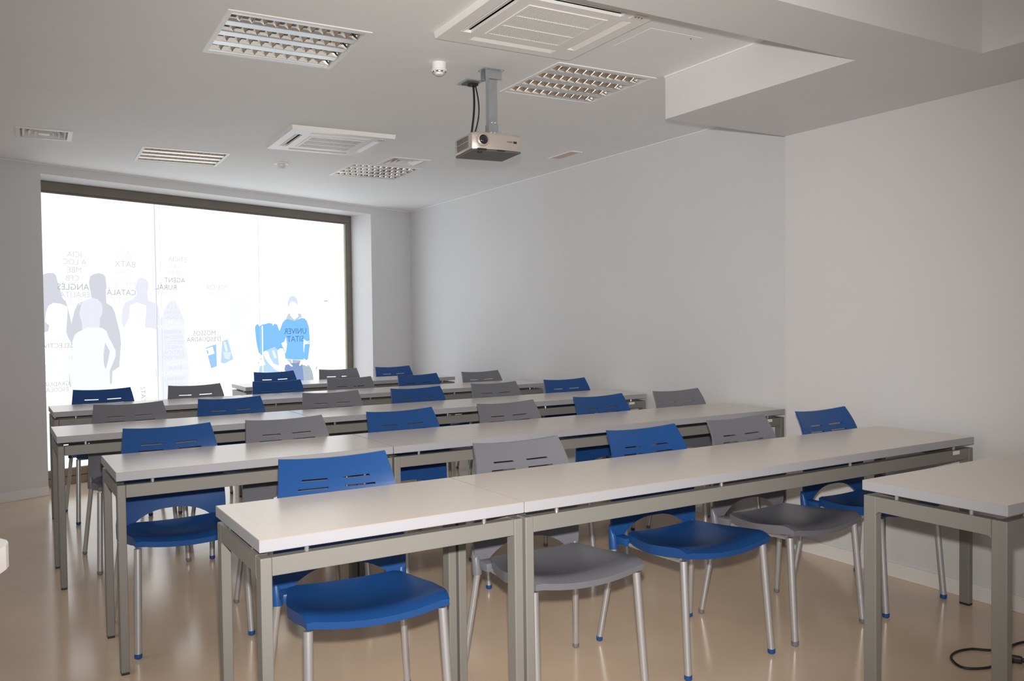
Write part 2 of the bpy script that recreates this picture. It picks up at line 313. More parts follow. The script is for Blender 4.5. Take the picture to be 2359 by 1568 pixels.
# ------------------------------------------------------------------ the room
ZC = 2.4673; ZS = 2.2572; XN = 3.6937; XF = 3.8684; YR = 3.2521
WA = 0.3802; WY = 6.6075; S0, S1, WH = 2.9134, 6.2218, 2.3927; REC = 0.31
XL, YF = -2.4, -2.3
obj('floor', BX(XL-0.2, 4.4, YF-0.2, 10.4, -0.1, 0.0), M_FLOOR)['kind'] = 'structure'
bm = bmesh.new(); prism(bm, [(XN, YF), (4.3, YF), (4.3, 10.3), (XF, 10.3), (XF, YR), (XN, YR)], 0, 2.7)
obj('wall_right', bm, M_WALL)['kind'] = 'structure'
def wall_with_window(name, wn, along_x, fixed, a0, a1, w0, w1, z0, z1, glass, outward, label):
    bm = bmesh.new(); T = 0.15
    def bx(p0, p1, q0, q1, m0=0.0, m1=T):
        lo, hi = sorted((fixed+outward*m0, fixed+outward*m1))
        if along_x: box(bm, p0, p1, lo, hi, q0, q1)
        else: box(bm, lo, hi, p0, p1, q0, q1)
    bx(a0, w0, 0, 2.7); bx(w1, a1, 0, 2.7); bx(w0, w1, 0, z0); bx(w0, w1, z1, 2.7)
    obj(name, bm, M_WALL)['kind'] = 'structure'
    e = empty(wn, (0, 0, 0)); e['kind'] = 'structure'; e['label'] = label
    for nm, p0, p1, q0, q1 in (('frame_jamb', w0, w0+0.06, z0, z1), ('frame_jamb', w1-0.06, w1, z0, z1), ('frame_head', w0+0.06, w1-0.06, z1-0.06, z1), ('frame_sill', w0+0.06, w1-0.06, z0, z0+0.06), ('frame_mullion', (w0+w1)/2-0.03, (w0+w1)/2+0.03, z0+0.06, z1-0.06)):
        bm = bmesh.new(); bx(p0, p1, q0, q1, 0.06, 0.12); obj(nm, bm, M_FRAME, e)
    for p0, p1 in ((w0+0.06, (w0+w1)/2-0.03), ((w0+w1)/2+0.03, w1-0.06)):
        bm = bmesh.new(); bx(p0, p1, z0+0.06, z1-0.06, 0.085, 0.095); obj('pane', bm, glass, e)
wall_with_window('wall_left', 'assumed_side_window', False, XL, YF, 8.0, 1.2, 5.4, 0.95, 2.25, M_SIDE_FILL, -1, 'unseen frosted side window assumed in the left wall, added for light')  # assumed out-of-view window; glowing panes added for side light and ambient
wall_with_window('wall_front', 'rear_fill_window', True, YF, XL-0.15, 4.3, -2.2, 3.5, 0.12, 2.35, M_REAR_FILL, -1, 'unseen fill window added in the front wall behind the camera')  # unseen glazing added here to brighten the beam and foreground from behind
# the back wall stands askew; its own frame is turned by WA about the vertical
bm = bmesh.new()
box(bm, -1.0, S0, WY, WY+0.42, 0, 2.7); box(bm, S1, 7.6, WY, WY+0.42, 0, 2.7); box(bm, S0, S1, WY, WY+0.42, WH, 2.7)
obj('wall_back', bm, M_WALL, rotz=WA)['kind'] = 'structure'
# dropped beam and bulkheads round the right of the ceiling
bm = bmesh.new()
prism(bm, [(XL, 1.8649), (3.191, 1.8649), (3.191, YF), (XN, YF), (XN, YR), (2.8393, YR), (2.8393, 2.1548), (XL, 2.1548)], ZS, 2.62)
obj('ceiling_beam', bm, M_WALL)['kind'] = 'structure'

# ceiling, turned with its fittings by CA, cut open for the recessed ones
CA = -0.0245
LIGHTS = [(0.6755, 3.367), (2.1584, 3.3576), (0.6719, 6.2295), (2.1321, 6.2187)]; LS = 0.5763
ACS = [(1.477, 2.5825), (1.3955, 5.128+0.03)]; AS = 0.67
def inv(x, y): return rotp(x, y, -CA)
v1c = inv(0.239, 6.084); v2c = inv(2.612, 5.94); VS = 0.312
emc = inv(3.543, 5.16)
holes = []
for x, y in LIGHTS: holes.append((x+0.012, x+LS-0.012, y+0.012, y+LS-0.012))
for x, y in ACS: holes.append((x+0.05, x+AS-0.05, y+0.05, y+AS-0.05))
for x, y in (v1c, v2c): holes.append((x-VS/2+0.012, x+VS/2-0.012, y-VS/2+0.012, y+VS/2-0.012))
hx, hy = inv(2.58, 2.72)
xs = [-3.2, 4.9] + [h[i] for h in holes for i in (0, 1)]; ys = [-2.8, 10.6] + [h[i] for h in holes for i in (2, 3)]
bm = bmesh.new(); grid_plate(bm, xs, ys, holes, ZC, ZC+0.012)
obj('ceiling', bm, M_CEIL, rotz=CA)['kind'] = 'structure'
obj('ceiling_slab', BX(-3.2, 4.9, -2.8, 10.6, ZC+0.26, ZC+0.30), M_CEIL, rotz=CA)['kind'] = 'structure'

# skirting and the pale bead where wall and ceiling meet
bm = bmesh.new(); box(bm, XN-0.012, XN+0.002, YF, YR, 0, 0.070, 0.003); obj('baseboard_right', bm, M_BASE)['kind'] = 'structure'
bm = bmesh.new(); box(bm, XF-0.012, XF+0.002, YR, 8.87, 0, 0.070, 0.003); obj('baseboard_recess', bm, M_BASE)['kind'] = 'structure'
bm = bmesh.new(); box(bm, 0.3, S0, WY-0.012, WY+0.002, 0, 0.070, 0.003); box(bm, S1, 6.79, WY-0.012, WY+0.002, 0, 0.070, 0.003)
obj('baseboard_back', bm, M_BASE, rotz=WA)['kind'] = 'structure'
bm = bmesh.new(); box(bm, XF-0.007, XF+0.001, YR, 8.87, ZC-0.007, ZC+0.001)
obj('trim_1', bm, M_WHITE)['kind'] = 'structure'
bm = bmesh.new(); box(bm, 0.3, 6.8, WY-0.007, WY+0.001, ZC-0.007, ZC+0.001)
obj('trim_2', bm, M_WHITE, rotz=WA)['kind'] = 'structure'
bm = bmesh.new(); box(bm, 2.8393-0.007, 2.8393+0.001, 2.16, YR, ZC-0.007, ZC+0.001)
obj('trim_3', bm, M_WHITE)['kind'] = 'structure'

# ------------------------------------------------------------------ the window
SM = (S0+S1)/2; YG = WY+REC
wx, wy = rotp(SM, YG, WA)
win = empty('window_1', (wx, wy, 0), WA); win['kind'] = 'structure'
win['label'] = 'floor-height shop window with bronze frame and backlit printed film'
L = lambda s: s-SM
FB = 0.075
def winbox(name, s0, s1, y0, y1, z0, z1, mt, bev=0.003, parent=None):
    return obj(name, BX(L(s0), L(s1), y0, y1, z0, z1, bev=bev), mt, parent or win)
fr = winbox('frame_head', S0, S1, -0.005, 0.06, WH-FB, WH, M_FRAME)
winbox('frame_bead', S0+FB, S1-FB, 0.004, 0.02, WH-FB-0.016, WH-FB, M_FRAME, 0.002, fr)
fr = winbox('frame_jamb', S1-0.062, S1, -0.005, 0.06, 0.13, WH-FB, M_FRAME)
winbox('frame_bead', S1-0.085, S1-0.062, 0.008, 0.03, 0.13, WH-FB-0.016, M_BEAD, 0.003, fr)
fr = winbox('frame_jamb', S0, S0+0.062, -0.005, 0.06, 0.13, WH-FB, M_FRAME)
winbox('frame_bead', S0+0.062, S0+0.085, 0.008, 0.03, 0.13, WH-FB-0.016, M_BEAD, 0.003, fr)
winbox('sill_board', S0, S1, -0.012, 0.06, 0.0, 0.062, M_SILL, 0.004)
winbox('sill_board', S0, S1, -0.004, 0.06, 0.066, 0.128, M_SILL, 0.004)
G0, G1 = S0+0.07, S1-0.07
seams = [G0, 4.0, 5.063, G1]
for k, (a, b) in enumerate(zip(seams, seams[1:])):
    winbox('pane', a+0.003, b-0.003, 0.030, 0.040, 0.12, WH-FB, M_FILMS[k], 0)
for s, w_ in ((seams[1], 0.0045), (seams[1]+0.045, 0.0015), (seams[2], 0.002)):
    winbox('glazing_joint', s-w_, s+w_, 0.027, 0.042, 0.12, WH-FB-0.01, M_PRINT['seam'], 0)
GY = 0.0285
for i, (nm, c, lay, pts) in enumerate(PRINTS):
    bm = bmesh.new()
    vs = [bm.verts.new((L(s), GY-0.0012*lay, z)) for s, z in pts]
    bm.faces.new(vs)
    bmesh.ops.triangulate(bm, faces=bm.faces)
    o = obj(nm, bm, M_PRINT[c], win)
def text_mesh(t, s0, z0, h, c, vertical=False):
    cu = bpy.data.curves.new('lettering', 'FONT'); cu.body = t; cu.size = 1.0; cu.resolution_u = 2
    if c in ('t1', 'tb') and 'M' not in t: cu.offset = 0.002
    tmp = bpy.data.objects.new('lettering_tmp', cu); COL.objects.link(tmp)
    bpy.context.view_layer.update()
    dg = bpy.context.evaluated_depsgraph_get()
    me = bpy.data.meshes.new_from_object(tmp.evaluated_get(dg))
    bpy.data.objects.remove(tmp)
    X = [v.co.x for v in me.vertices]
    cx = (min(X)+max(X))/2; k = h/0.70
    for v in me.vertices:
        x, y = (v.co.x-cx)*k, v.co.y*k-h/2
        v.co = (L(s0)-x, GY-0.0016-(0.0072 if c == 'tb' else (0.0035 if c == 'tw' else 0.0045)), z0+y) if not vertical else (L(s0)+y, GY-0.0055, z0-x)
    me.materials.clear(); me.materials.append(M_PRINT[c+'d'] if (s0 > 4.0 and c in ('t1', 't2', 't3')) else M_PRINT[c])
    return me
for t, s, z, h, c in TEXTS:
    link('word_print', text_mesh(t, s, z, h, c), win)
link('word_print', text_mesh('STATS', 3.857, 0.65, 0.042, 't1', True), win)

# ------------------------------------------------------------------ tables
TT = 0.0129
ZT, ZB, ZFR, ZFB = 0.740, 0.708, 0.6925, 0.645
LX, LY = 0.029, 0.045
def table(label, x0, x1, y0, y1, sticker=False, bars=True):
    cx, cy = (x0+x1)/2, (y0+y1)/2
    wx, wy = rotp(cx, cy, TT)
    t = empty('desk_table', (wx, wy, 0), TT)
    tag(t, label, 'table', 'long beige laminate tables set in rows')
    a, b = (x1-x0)/2-0.0015, (y1-y0)/2
    bm = bmesh.new(); box(bm, -a, a, -b, b, ZB, ZT, bev=0.0015, mi=0, seg=1)
    for f in bm.faces:
        if f.normal.z > 0.5 and f.calc_center_median().z > ZT-0.0012: f.material_index = 1
        elif f.calc_center_median().z > ZT-0.0016: f.material_index = 2
    bmesh.ops.recalc_face_normals(bm, faces=bm.faces)
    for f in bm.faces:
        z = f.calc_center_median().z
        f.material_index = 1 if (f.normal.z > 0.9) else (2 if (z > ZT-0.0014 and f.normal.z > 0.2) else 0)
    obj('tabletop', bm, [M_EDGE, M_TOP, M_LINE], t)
    e = 0.003
    for sx in (-1, 1):
        for sy in (-1, 1):
            xa, xb = sorted((sx*(a-e), sx*(a-e-LX))); ya, yb = sorted((sy*(b-e), sy*(b-e-LY)))
            lg = obj('leg', BX(xa, xb, ya, yb, 0.008, ZFR, bev=0.003), M_STEEL, t)
            obj('foot_pad', BX(xa+0.001, xb-0.001, ya+0.001, yb-0.001, 0.0, 0.0085), M_PAD, lg)
        # side rail, flush with the legs, rounded where it meets them
        bm = bmesh.new(); xa, xb = sorted((sx*(a-e), sx*(a-e-LX)))
        yi = b-e-LY; R = 0.012
        prof = [(-yi, ZFR), (yi, ZFR), (yi, ZFB-R)]
        prof += [(yi-R+R*math.cos(t_), ZFB-R+R*math.sin(t_)) for t_ in (0.52, 1.05, PI/2)]
        prof += [(-yi+R-R*math.cos(t_), ZFB-R+R*math.sin(t_)) for t_ in (PI/2, 1.05, 0.52)] + [(-yi, ZFB-R)]
        va = [bm.verts.new((xa, y, z)) for y, z in prof]; vb = [bm.verts.new((xb, y, z)) for y, z in prof]
        bm.faces.new(va); bm.faces.new(vb[::-1])
        for k in range(len(prof)): bm.faces.new((va[k], va[(k+1) % len(prof)], vb[(k+1) % len(prof)], vb[k]))
        obj('side_rail', bm, M_STEEL, t)
    xi = a-e-LX-0.0005
    for nm, sy in (('front_rail', -1), ('back_rail', 1)):
        ya, yb = sorted((sy*(b-e-0.002), sy*(b-e-0.032)))
        rl = obj(nm, BX(-xi, xi, ya, yb, ZFB, ZFR-0.0005, bev=0.002), M_STEEL, t)
        if sticker and sy < 0:
            st = obj('maker_plate', BX(xi-0.118, xi-0.070, ya-0.0012, ya+0.0002, 0.6725, 0.6885), M_WHITE2, rl); st['label'] = 'small pale maker plate'
    # aluminium spacers that float the top above the frame
    bm = lathe(bmesh.new(), [(0.0062, ZFR-0.001), (0.0062, ZB+0.0005)], 10); sp = mesh(bm, M_SPACER, 30, 'spacer')
    nx = 2 if a < 0.7 else (3 if a < 1.0 else 4)
    for sy in (-1, 1):
        for k in range(nx):
            o = link('spacer', sp, t); o.location = (-a+0.125+(2*a-0.25)*k/(nx-1), sy*(b-e-0.016), 0)
    for sx in (-1, 1):
        for sy in (-1, 1):
            o = link('spacer', sp, t); o.location = (sx*(a-e-0.014), sy*0.12, 0)
    return t
TABLES = [
 ('short beige-topped table at the left end of the nearest student row', 0.5505, 1.3249, 2.0999, 2.5742, False),
 ('long beige-topped table filling the right of the nearest student row', 1.3249, 3.648, 2.0999, 2.5742, True),
 ('beige-topped table at the left end of the second student row', 0.3727, 1.4543, 3.3454, 3.8238, False),
 ('long beige-topped table at the right of the second student row, against the wall', 1.4543, 3.8935, 3.3454, 3.8238, True),
 ('beige-topped table at the left end of the third student row', 0.258, 1.5211, 4.589, 5.0623, False),
 ('long beige-topped table at the right of the third student row, white plate on its rail', 1.5211, 3.918, 4.589, 5.0623, True),
 ('beige-topped table at the left of the fourth row, in front of the window', 0.3152, 1.56, 5.8834, 6.3573, False),
 ('long beige-topped table at the right of the fourth student row', 1.56, 3.915, 5.8834, 6.3573, False),
 ('single rearmost beige-topped table beside the bright window', 1.7762, 3.7165, 7.0852, 7.56, False),
]
for lb, x0, x1, y0, y1, s in TABLES: table(lb, x0, x1, y0, y1, s)
table('teacher table cut off by the right edge, nearest the camera', 2.407, 3.66, 1.2915, 1.7569)

# ------------------------------------------------------------------ chairs
def seat_mesh(m):
    bm = bmesh.new(); N, K = 16, 16
    def P(u, v, dz):
        w = 0.230 if v < 0 else 0.230-0.032*v
        x = w*u*math.sqrt(1-0.13*v*v); y = -0.052 + 0.190*v*math.sqrt(1-0.13*u*u)
        # dished across and along, with a crest near the front that rolls over the edge
        z = 0.4235 + (0.021-0.009*v)*u*u - 0.014*math.cos(math.pi*0.72*(v-0.22))*(1-0.6*u*u) + 0.010
        f = max(0.0, (-v-0.66)/0.34)
        z -= 0.019*f*f
        if abs(u) > 0.88: z -= 0.006*((abs(u)-0.88)/0.12)**2
        return Vector((x, y, z-dz))
    T = [[bm.verts.new(P(-1+2*i/N, -1+2*j/K, 0)) for j in range(K+1)] for i in range(N+1)]
    B = [[bm.verts.new(P((-1+2*i/N)*0.985, (-1+2*j/K)*0.975, 0.024+0.013*max(0.0, (abs(-1+2*i/N)-0.8)/0.2)*min(1.0, max(0.0, (1+(-1+2*j/K))/0.3)))) for j in range(K+1)] for i in range(N+1)]
    for i in range(N):
        for j in range(K):
            bm.faces.new((T[i][j], T[i+1][j], T[i+1][j+1], T[i][j+1])); bm.faces.new((B[i][j], B[i][j+1], B[i+1][j+1], B[i+1][j]))
    rim = [(i, 0) for i in range(N)] + [(N, j) for j in range(K)] + [(i, K) for i in range(N, 0, -1)] + [(0, j) for j in range(K, 0, -1)]
    for k in range(len(rim)):
        a, b = rim[k], rim[(k+1) % len(rim)]
        bm.faces.new((T[a[0]][a[1]], T[b[0]][b[1]], B[b[0]][b[1]], B[a[0]][a[1]]))
    return mesh(bm, m, 50, 'seat')
def back_mesh(m):
    bm = bmesh.new()
    us = [-1, -0.93, -0.86, -0.78, -0.665, -0.60, -0.5, -0.4, -0.3, -0.2, -0.14, 0, 0.14, 0.2, 0.3, 0.4, 0.5, 0.60, 0.665, 0.78, 0.86, 0.93, 1]
    zs = [None, None, None, 0.50, 0.55, 0.60, 0.65, 0.695, 0.7268, 0.7330, 0.7558, 0.7620, 0.780, 0.80, 0.8195, 0.827]
    def hw(z):
        k = [(0.38, 0.214), (0.46, 0.223), (0.52, 0.222), (0.60, 0.214), (0.66, 0.207), (0.723, 0.198), (0.78, 0.189), (0.827, 0.181)]
        for (za, wa), (zb, wb) in zip(k, k[1:]):
            if z <= zb: return wa+(wb-wa)*(z-za)/(zb-za)
        return k[-1][1]
    def yb(z):
        k = [(0.38, 0.184), (0.50, 0.184), (0.60, 0.186), (0.67, 0.191), (0.715, 0.199), (0.75, 0.212), (0.785, 0.231), (0.83, 0.262)]
        for (za, wa), (zb, wb) in zip(k, k[1:]):
            if z <= zb: return wa+(wb-wa)*(z-za)/(zb-za)
        return k[-1][1]
    def P(u, j, off):
        zb = 0.478-0.080*min(1, abs(u)/0.86)**2.6 if abs(u) <= 0.86 else 0.398-0.010*(abs(u)-0.86)/0.14
        z = zs[j] if zs[j] is not None else zb+(0.50-zb)*j/3
        dip = 0.011*(1-u*u)*max(0, (z-0.66)/0.167)
        a = u*hw(z)
        y = yb(z)+0.020*(1-u*u)*min(1, max(0.15, (z-0.42)/0.15)) - 0.010
        return Vector((a, y+off, z-dip))
    def hole(i, j):
        u = (us[i]+us[i+1])/2; z = zs[j]
        if z == 0.7268: return 0.14 < abs(u) < 0.665
        if z == 0.7558: return 0.14 < abs(u) < 0.60
        return False
    F = [[bm.verts.new(P(u, j, 0)) for j in range(len(zs))] for u in us]
    B = [[bm.verts.new(P(u, j, 0.011)) for j in range(len(zs))] for u in us]
    NI, NJ = len(us)-1, len(zs)-1
    gone = lambda i, j: i < 0 or j < 0 or i >= NI or j >= NJ or hole(i, j)
    for i in range(NI):
        for j in range(NJ):
            if gone(i, j): continue
            bm.faces.new((F[i][j], F[i+1][j], F[i+1][j+1], F[i][j+1])); bm.faces.new((B[i][j], B[i][j+1], B[i+1][j+1], B[i+1][j]))
            for di, dj, a, b in ((-1, 0, (i, j), (i, j+1)), (1, 0, (i+1, j), (i+1, j+1)), (0, -1, (i, j), (i+1, j)), (0, 1, (i, j+1), (i+1, j+1))):
                if gone(i+di, j+dj):
                    bm.faces.new((F[a[0]][a[1]], F[b[0]][b[1]], B[b[0]][b[1]], B[a[0]][a[1]]))
    return mesh(bm, m, 40, 'backrest')
def socket_mesh(m, s):
    bm = bmesh.new()
    tube(bm, [(s*0.209, 0.181, 0.372), (s*0.209, 0.183, 0.40), (s*0.211, 0.187, 0.43), (s*0.214, 0.192, 0.465)], [0.0175, 0.0180, 0.0155, 0.0085], 12)
    xa, xb = sorted((s*0.160, s*0.205)); box(bm, xa, xb, 0.115, 0.185, 0.392, 0.424, bev=0.006)
    return mesh(bm, m, 40, 'socket')
def leg_mesh(s, rear):
    bm = bmesh.new()
    if rear: tube(bm, [(s*0.209, 0.180, 0.376), (s*0.2435, 0.2325, 0.016)], 0.0118, 12)
    else: tube(bm, [(s*0.203, -0.200, 0.412), (s*0.2145, -0.2315, 0.016)], 0.0138, 12)
    return mesh(bm, M_CHROME, 40, 'leg')
def cap_mesh(m, s, rear):
    bm = bmesh.new()
    x, y, r = (s*0.2437, 0.233, 0.0126) if rear else (s*0.2146, -0.232, 0.0146)
    lathe(bm, [(r*0.7, 0.0), (r, 0.004), (r, 0.019)], 12, (x, y, 0))
    return mesh(bm, m, 40, 'foot_cap')
def frame_mesh():
    bm = bmesh.new()
    for s in (-1, 1): tube(bm, [(s*0.198, -0.180, 0.408), (s*0.190, 0.0, 0.400), (s*0.186, 0.110, 0.400)], 0.0085, 8)
    for y in (-0.10, 0.08): tube(bm, [(-0.188, y, 0.399), (0.188, y, 0.399)], 0.008, 8)
    return mesh(bm, M_CHROME, 40, 'seat_frame')
CM = {}
for c, m_ in (('blue', M_BLUE), ('grey', M_GREY)):
    CM[c] = dict(seat=seat_mesh(m_), back=back_mesh(m_), sock=[socket_mesh(m_, s) for s in (-1, 1)], cap={(s, r): cap_mesh(m_, s, r) for s in (-1, 1) for r in (0, 1)})
LEGM = {(s, r): leg_mesh(s, r) for s in (-1, 1) for r in (0, 1)}; FRM = frame_mesh()
def chair(c, x, y, rz, label):
    t = empty('student_chair', (x, y, 0), rz)
    tag(t, label, 'chair', 'blue and grey plastic chairs behind the tables')
    link('seat', CM[c]['seat'], t); link('backrest', CM[c]['back'], t)
    for i in (0, 1): link('socket', CM[c]['sock'][i], t)
    for k, me in LEGM.items():
        lg = link('leg', me, t); link('foot_cap', CM[c]['cap'][k], lg)
    link('seat_frame', FRM, t)
    return t
ORD = ['first', 'second', 'third', 'fourth', 'fifth', 'sixth']
CHAIRS = [
 ('nearest row', 'b', [(0.940, 2.760, -3.6), (1.632, 2.712, -1), (2.238, 2.721, 1.5), (2.792, 2.739, 2.5), (3.362, 2.745, 2)]),
 ('second row', 'b', [(0.606, 3.985, 2), (1.120, 3.975, 2), (1.704, 3.972, 3), (2.333, 3.988, 3), (2.964, 3.998, 3), (3.563, 4.000, 0)]),
 ('third row', 'g', [(0.596, 5.262, 0.8), (1.150, 5.245, 0), (1.782, 5.266, -1.5), (2.354, 5.215, 1), (2.980, 5.262, -0.6), (3.578, 5.246, -1)]),
 ('fourth row', 'b', [(0.572, 6.53, 2), (1.178, 6.500, 2), (1.780, 6.510, -2), (2.352, 6.490, -1), (2.945, 6.490, 3), (3.545, 6.500, 1)]),
 ('rearmost row', 'b', [(2.085, 7.72, 3), (2.690, 7.725, -2), (3.250, 7.745, 2)]),
]
for row, c0, L_ in CHAIRS:
    for i, (x, y, dg) in enumerate(L_):
        c = ('blue', 'grey')[(i + (c0 == 'g')) % 2]
        w = ORD[i] if i < len(L_)-1 else 'last'
        chair(c, x+0.25*math.sin(math.radians(dg)), y-0.25, math.radians(dg), '%s plastic slotted-back chair, %s from the left in the %s' % (c, w, row))

# ------------------------------------------------------------------ ceiling fittings (their frame is turned by CA)
def cpos(x, y): return rotp(x, y, CA)
bm = bmesh.new(); RP = (LS-0.044)/4; RO = 0.082
def trough():
    bm = bmesh.new(); n = 5
    for s in (-1, 1):
        pr = [(s*(RO/2 - 0.016*(k/n)**1.15), 0.055*k/n) for k in range(n+1)]
        a = [bm.verts.new((-LS/2+0.022, y, z)) for y, z in pr]; b = [bm.verts.new((LS/2-0.022, y, z)) for y, z in pr]
        for k in range(n): bm.faces.new((a[k], b[k], b[k+1], a[k+1]))
    w = RO/2-0.016
    bm.faces.new([bm.verts.new(p) for p in ((-LS/2+0.022, -w, 0.055), (LS/2-0.022, -w, 0.055), (LS/2-0.022, w, 0.055), (-LS/2+0.022, w, 0.055))])
    return mesh(bm, M_MIRROR, 60, 'reflector')
def blade():
    bm = bmesh.new(); n = 4
    for s in (-1, 1):
        pr = [(s*(0.001+0.0205*(k/n)**1.15), 0.002+0.045*k/n) for k in range(n+1)]
        a = [bm.verts.new((x, -RO/2+0.016*(z/0.055)**1.6+0.0005, z)) for x, z in pr]; b = [bm.verts.new((x, RO/2-0.016*(z/0.055)**1.6-0.0005, z)) for x, z in pr]
        for k in range(n): bm.faces.new((a[k], b[k], b[k+1], a[k+1]))
    return mesh(bm, M_MIRROR, 60, 'louvre_blade')
TR, BL = trough(), blade()
lt = lathe(bmesh.new(), [(0.008, -LS/2+0.03), (0.008, LS/2-0.03)], 10)
bmesh.ops.rotate(lt, verts=lt.verts, cent=(0, 0, 0), matrix=Matrix.Rotation(PI/2, 3, 'Y')); LTUBE = mesh(lt, M_TUBE, 40, 'fluorescent_tube')
fb = bmesh.new(); h = LS/2
grid_plate(fb, [-h, -h+0.020, h-0.020, h], [-h, -h+0.020, h-0.020, h], [(-h+0.020, h-0.020, -h+0.020, h-0.020)], -0.004, 0.004); LFRM = mesh(fb, M_WHITE, None, 'trim_frame')
fb = bmesh.new(); box(fb, -h+0.014, h-0.014, -h+0.014, h-0.014, 0.002, 0.09)
bmesh.ops.delete(fb, geom=[f for f in fb.faces if f.calc_center_median().z < 0.003], context='FACES'); LBOX = mesh(fb, M_WHITE, None, 'housing')
BARM = mesh(BX(-h+0.020, h-0.020, -(RP-RO)/2, (RP-RO)/2, -0.001, 0.001), M_ALU, None, 'lamp_bar')
EDGM = mesh(BX(-h+0.018, h-0.018, -(RP-RO)/4, (RP-RO)/4, -0.001, 0.001), M_ALU, None, 'lamp_bar')
LL = ['square louvred ceiling light nearest the camera on the left, unlit', 'square louvred ceiling light beside the projector bracket, unlit',
      'far left square louvred ceiling light near the window, unlit', 'far right square louvred ceiling light overlapping an air diffuser, unlit']
for (x, y), lb in zip(LIGHTS, LL):
    px_, py_ = cpos(x+h, y+h)
    t = empty('ceiling_light', (px_, py_, ZC), CA); tag(t, lb, 'light', 'recessed louvred ceiling lights')
    link('trim_frame', LFRM, t); link('housing', LBOX, t)
    for r in range(4):
        yy = -h+0.022+RP*(r+0.5)
        o = link('reflector', TR, t); o.location = (0, yy, 0.001)
        o = link('fluorescent_tube', LTUBE, t); o.location = (0, yy, 0.043)
        for k in range(10):
            o = link('louvre_blade', BL, t); o.location = (-h+0.022+(LS-0.044)*(k+1)/11, yy, 0.0)
        if r < 3:
            o = link('lamp_bar', BARM, t); o.location = (0, yy+RP/2, 0.0)
    for s in (-1, 1):
        o = link('lamp_bar', EDGM, t); o.location = (0, s*(h-0.022-(RP-RO)/4), 0.0)

def cassette(x, y, label):
    px_, py_ = cpos(x+AS/2, y+AS/2)
    t = empty('air_conditioner', (px_, py_, ZC), CA); tag(t, label, 'air conditioner', 'ceiling cassette air conditioners')
    H = AS/2; g = 0.178; o0, o1, ol = 0.232, 0.278, 0.200
    xs = [-H, H, -g, g, -o0, o0, -o1, o1, -ol, ol]
    holes = [(-g, g, -g, g)] + [(-ol, ol, o0, o1), (-ol, ol, -o1, -o0), (o0, o1, -ol, ol), (-o1, -o0, -ol, ol)]
    bm = bmesh.new(); grid_plate(bm, xs, xs, holes, -0.026, -0.014)
    # the panel's edge slopes back up to the ceiling
    bm2 = bm
    for v in bm2.verts:
        if v.co.z > -0.02: continue
        if abs(abs(v.co.x)-H) < 1e-5: v.co.x *= 0.985
        if abs(abs(v.co.y)-H) < 1e-5: v.co.y *= 0.985
    for v in bm2.verts:
        if v.co.z > -0.02 and (abs(abs(v.co.x)-H) < 1e-5 or abs(abs(v.co.y)-H) < 1e-5): v.co.z = 0.0
    obj('panel', bm, M_WHITE, t)
    bm = bmesh.new(); box(bm, -0.29, 0.29, -0.29, 0.29, -0.0135, 0.19)
    bmesh.ops.delete(bm, geom=[f for f in bm.faces if f.calc_center_median().z < -0.013], context='FACES')
    obj('casing', bm, M_DARK, t)
    fl_ = mesh(BX(-ol+0.004, ol-0.004, -0.019, 0.019, -0.002, 0.002, bev=0.0015), M_WHITE, None, 'air_flap')
    for k in range(4):
        o = link('air_flap', fl_, t); a = k*PI/2
        o.rotation_euler = (math.radians(24), 0, a); o.location = (0.258*math.sin(a), -0.258*math.cos(a), -0.019)
    gr = bmesh.new(); grid_plate(gr, [-g, -g+0.012, g-0.012, g], [-g, -g+0.012, g-0.012, g], [(-g+0.012, g-0.012, -g+0.012, g-0.012)], -0.029, -0.022)
    grille = obj('grille_frame', gr, M_WHITE, t)
    sm = mesh(BX(-0.0035, 0.0035, -g+0.010, g-0.010, -0.028, -0.018), M_WHITE2, None, 'grille_slat')
    for k in range(28):
        o = link('grille_slat', sm, grille); o.location = (-g+0.018+(2*g-0.036)*k/27, 0, 0)
    rm = mesh(BX(-g+0.01, g-0.01, -0.004, 0.004, -0.0295, -0.022), M_WHITE, None, 'grille_rib')
    for k in (-1, 0, 1):
        if k == 0: continue
        o = link('grille_rib', rm, grille); o.location = (0, k*0.058, 0)
    bm = bmesh.new(); box(bm, 0.235, 0.295, -0.285, -0.235, -0.0285, -0.025, bev=0.002); sp = obj('signal_panel', bm, M_WHITE2, t)
    for k in range(3):
        obj('indicator', lathe(bmesh.new(), [(0.004, -0.0297), (0.004, -0.0280)], 10, (0.250+0.015*k, -0.262, 0)), M_INK, sp)
cassette(*ACS[0], 'large white ceiling cassette air conditioner cut by the top of the frame')
cassette(*ACS[1], 'smaller-looking far white ceiling cassette air conditioner between the lights')

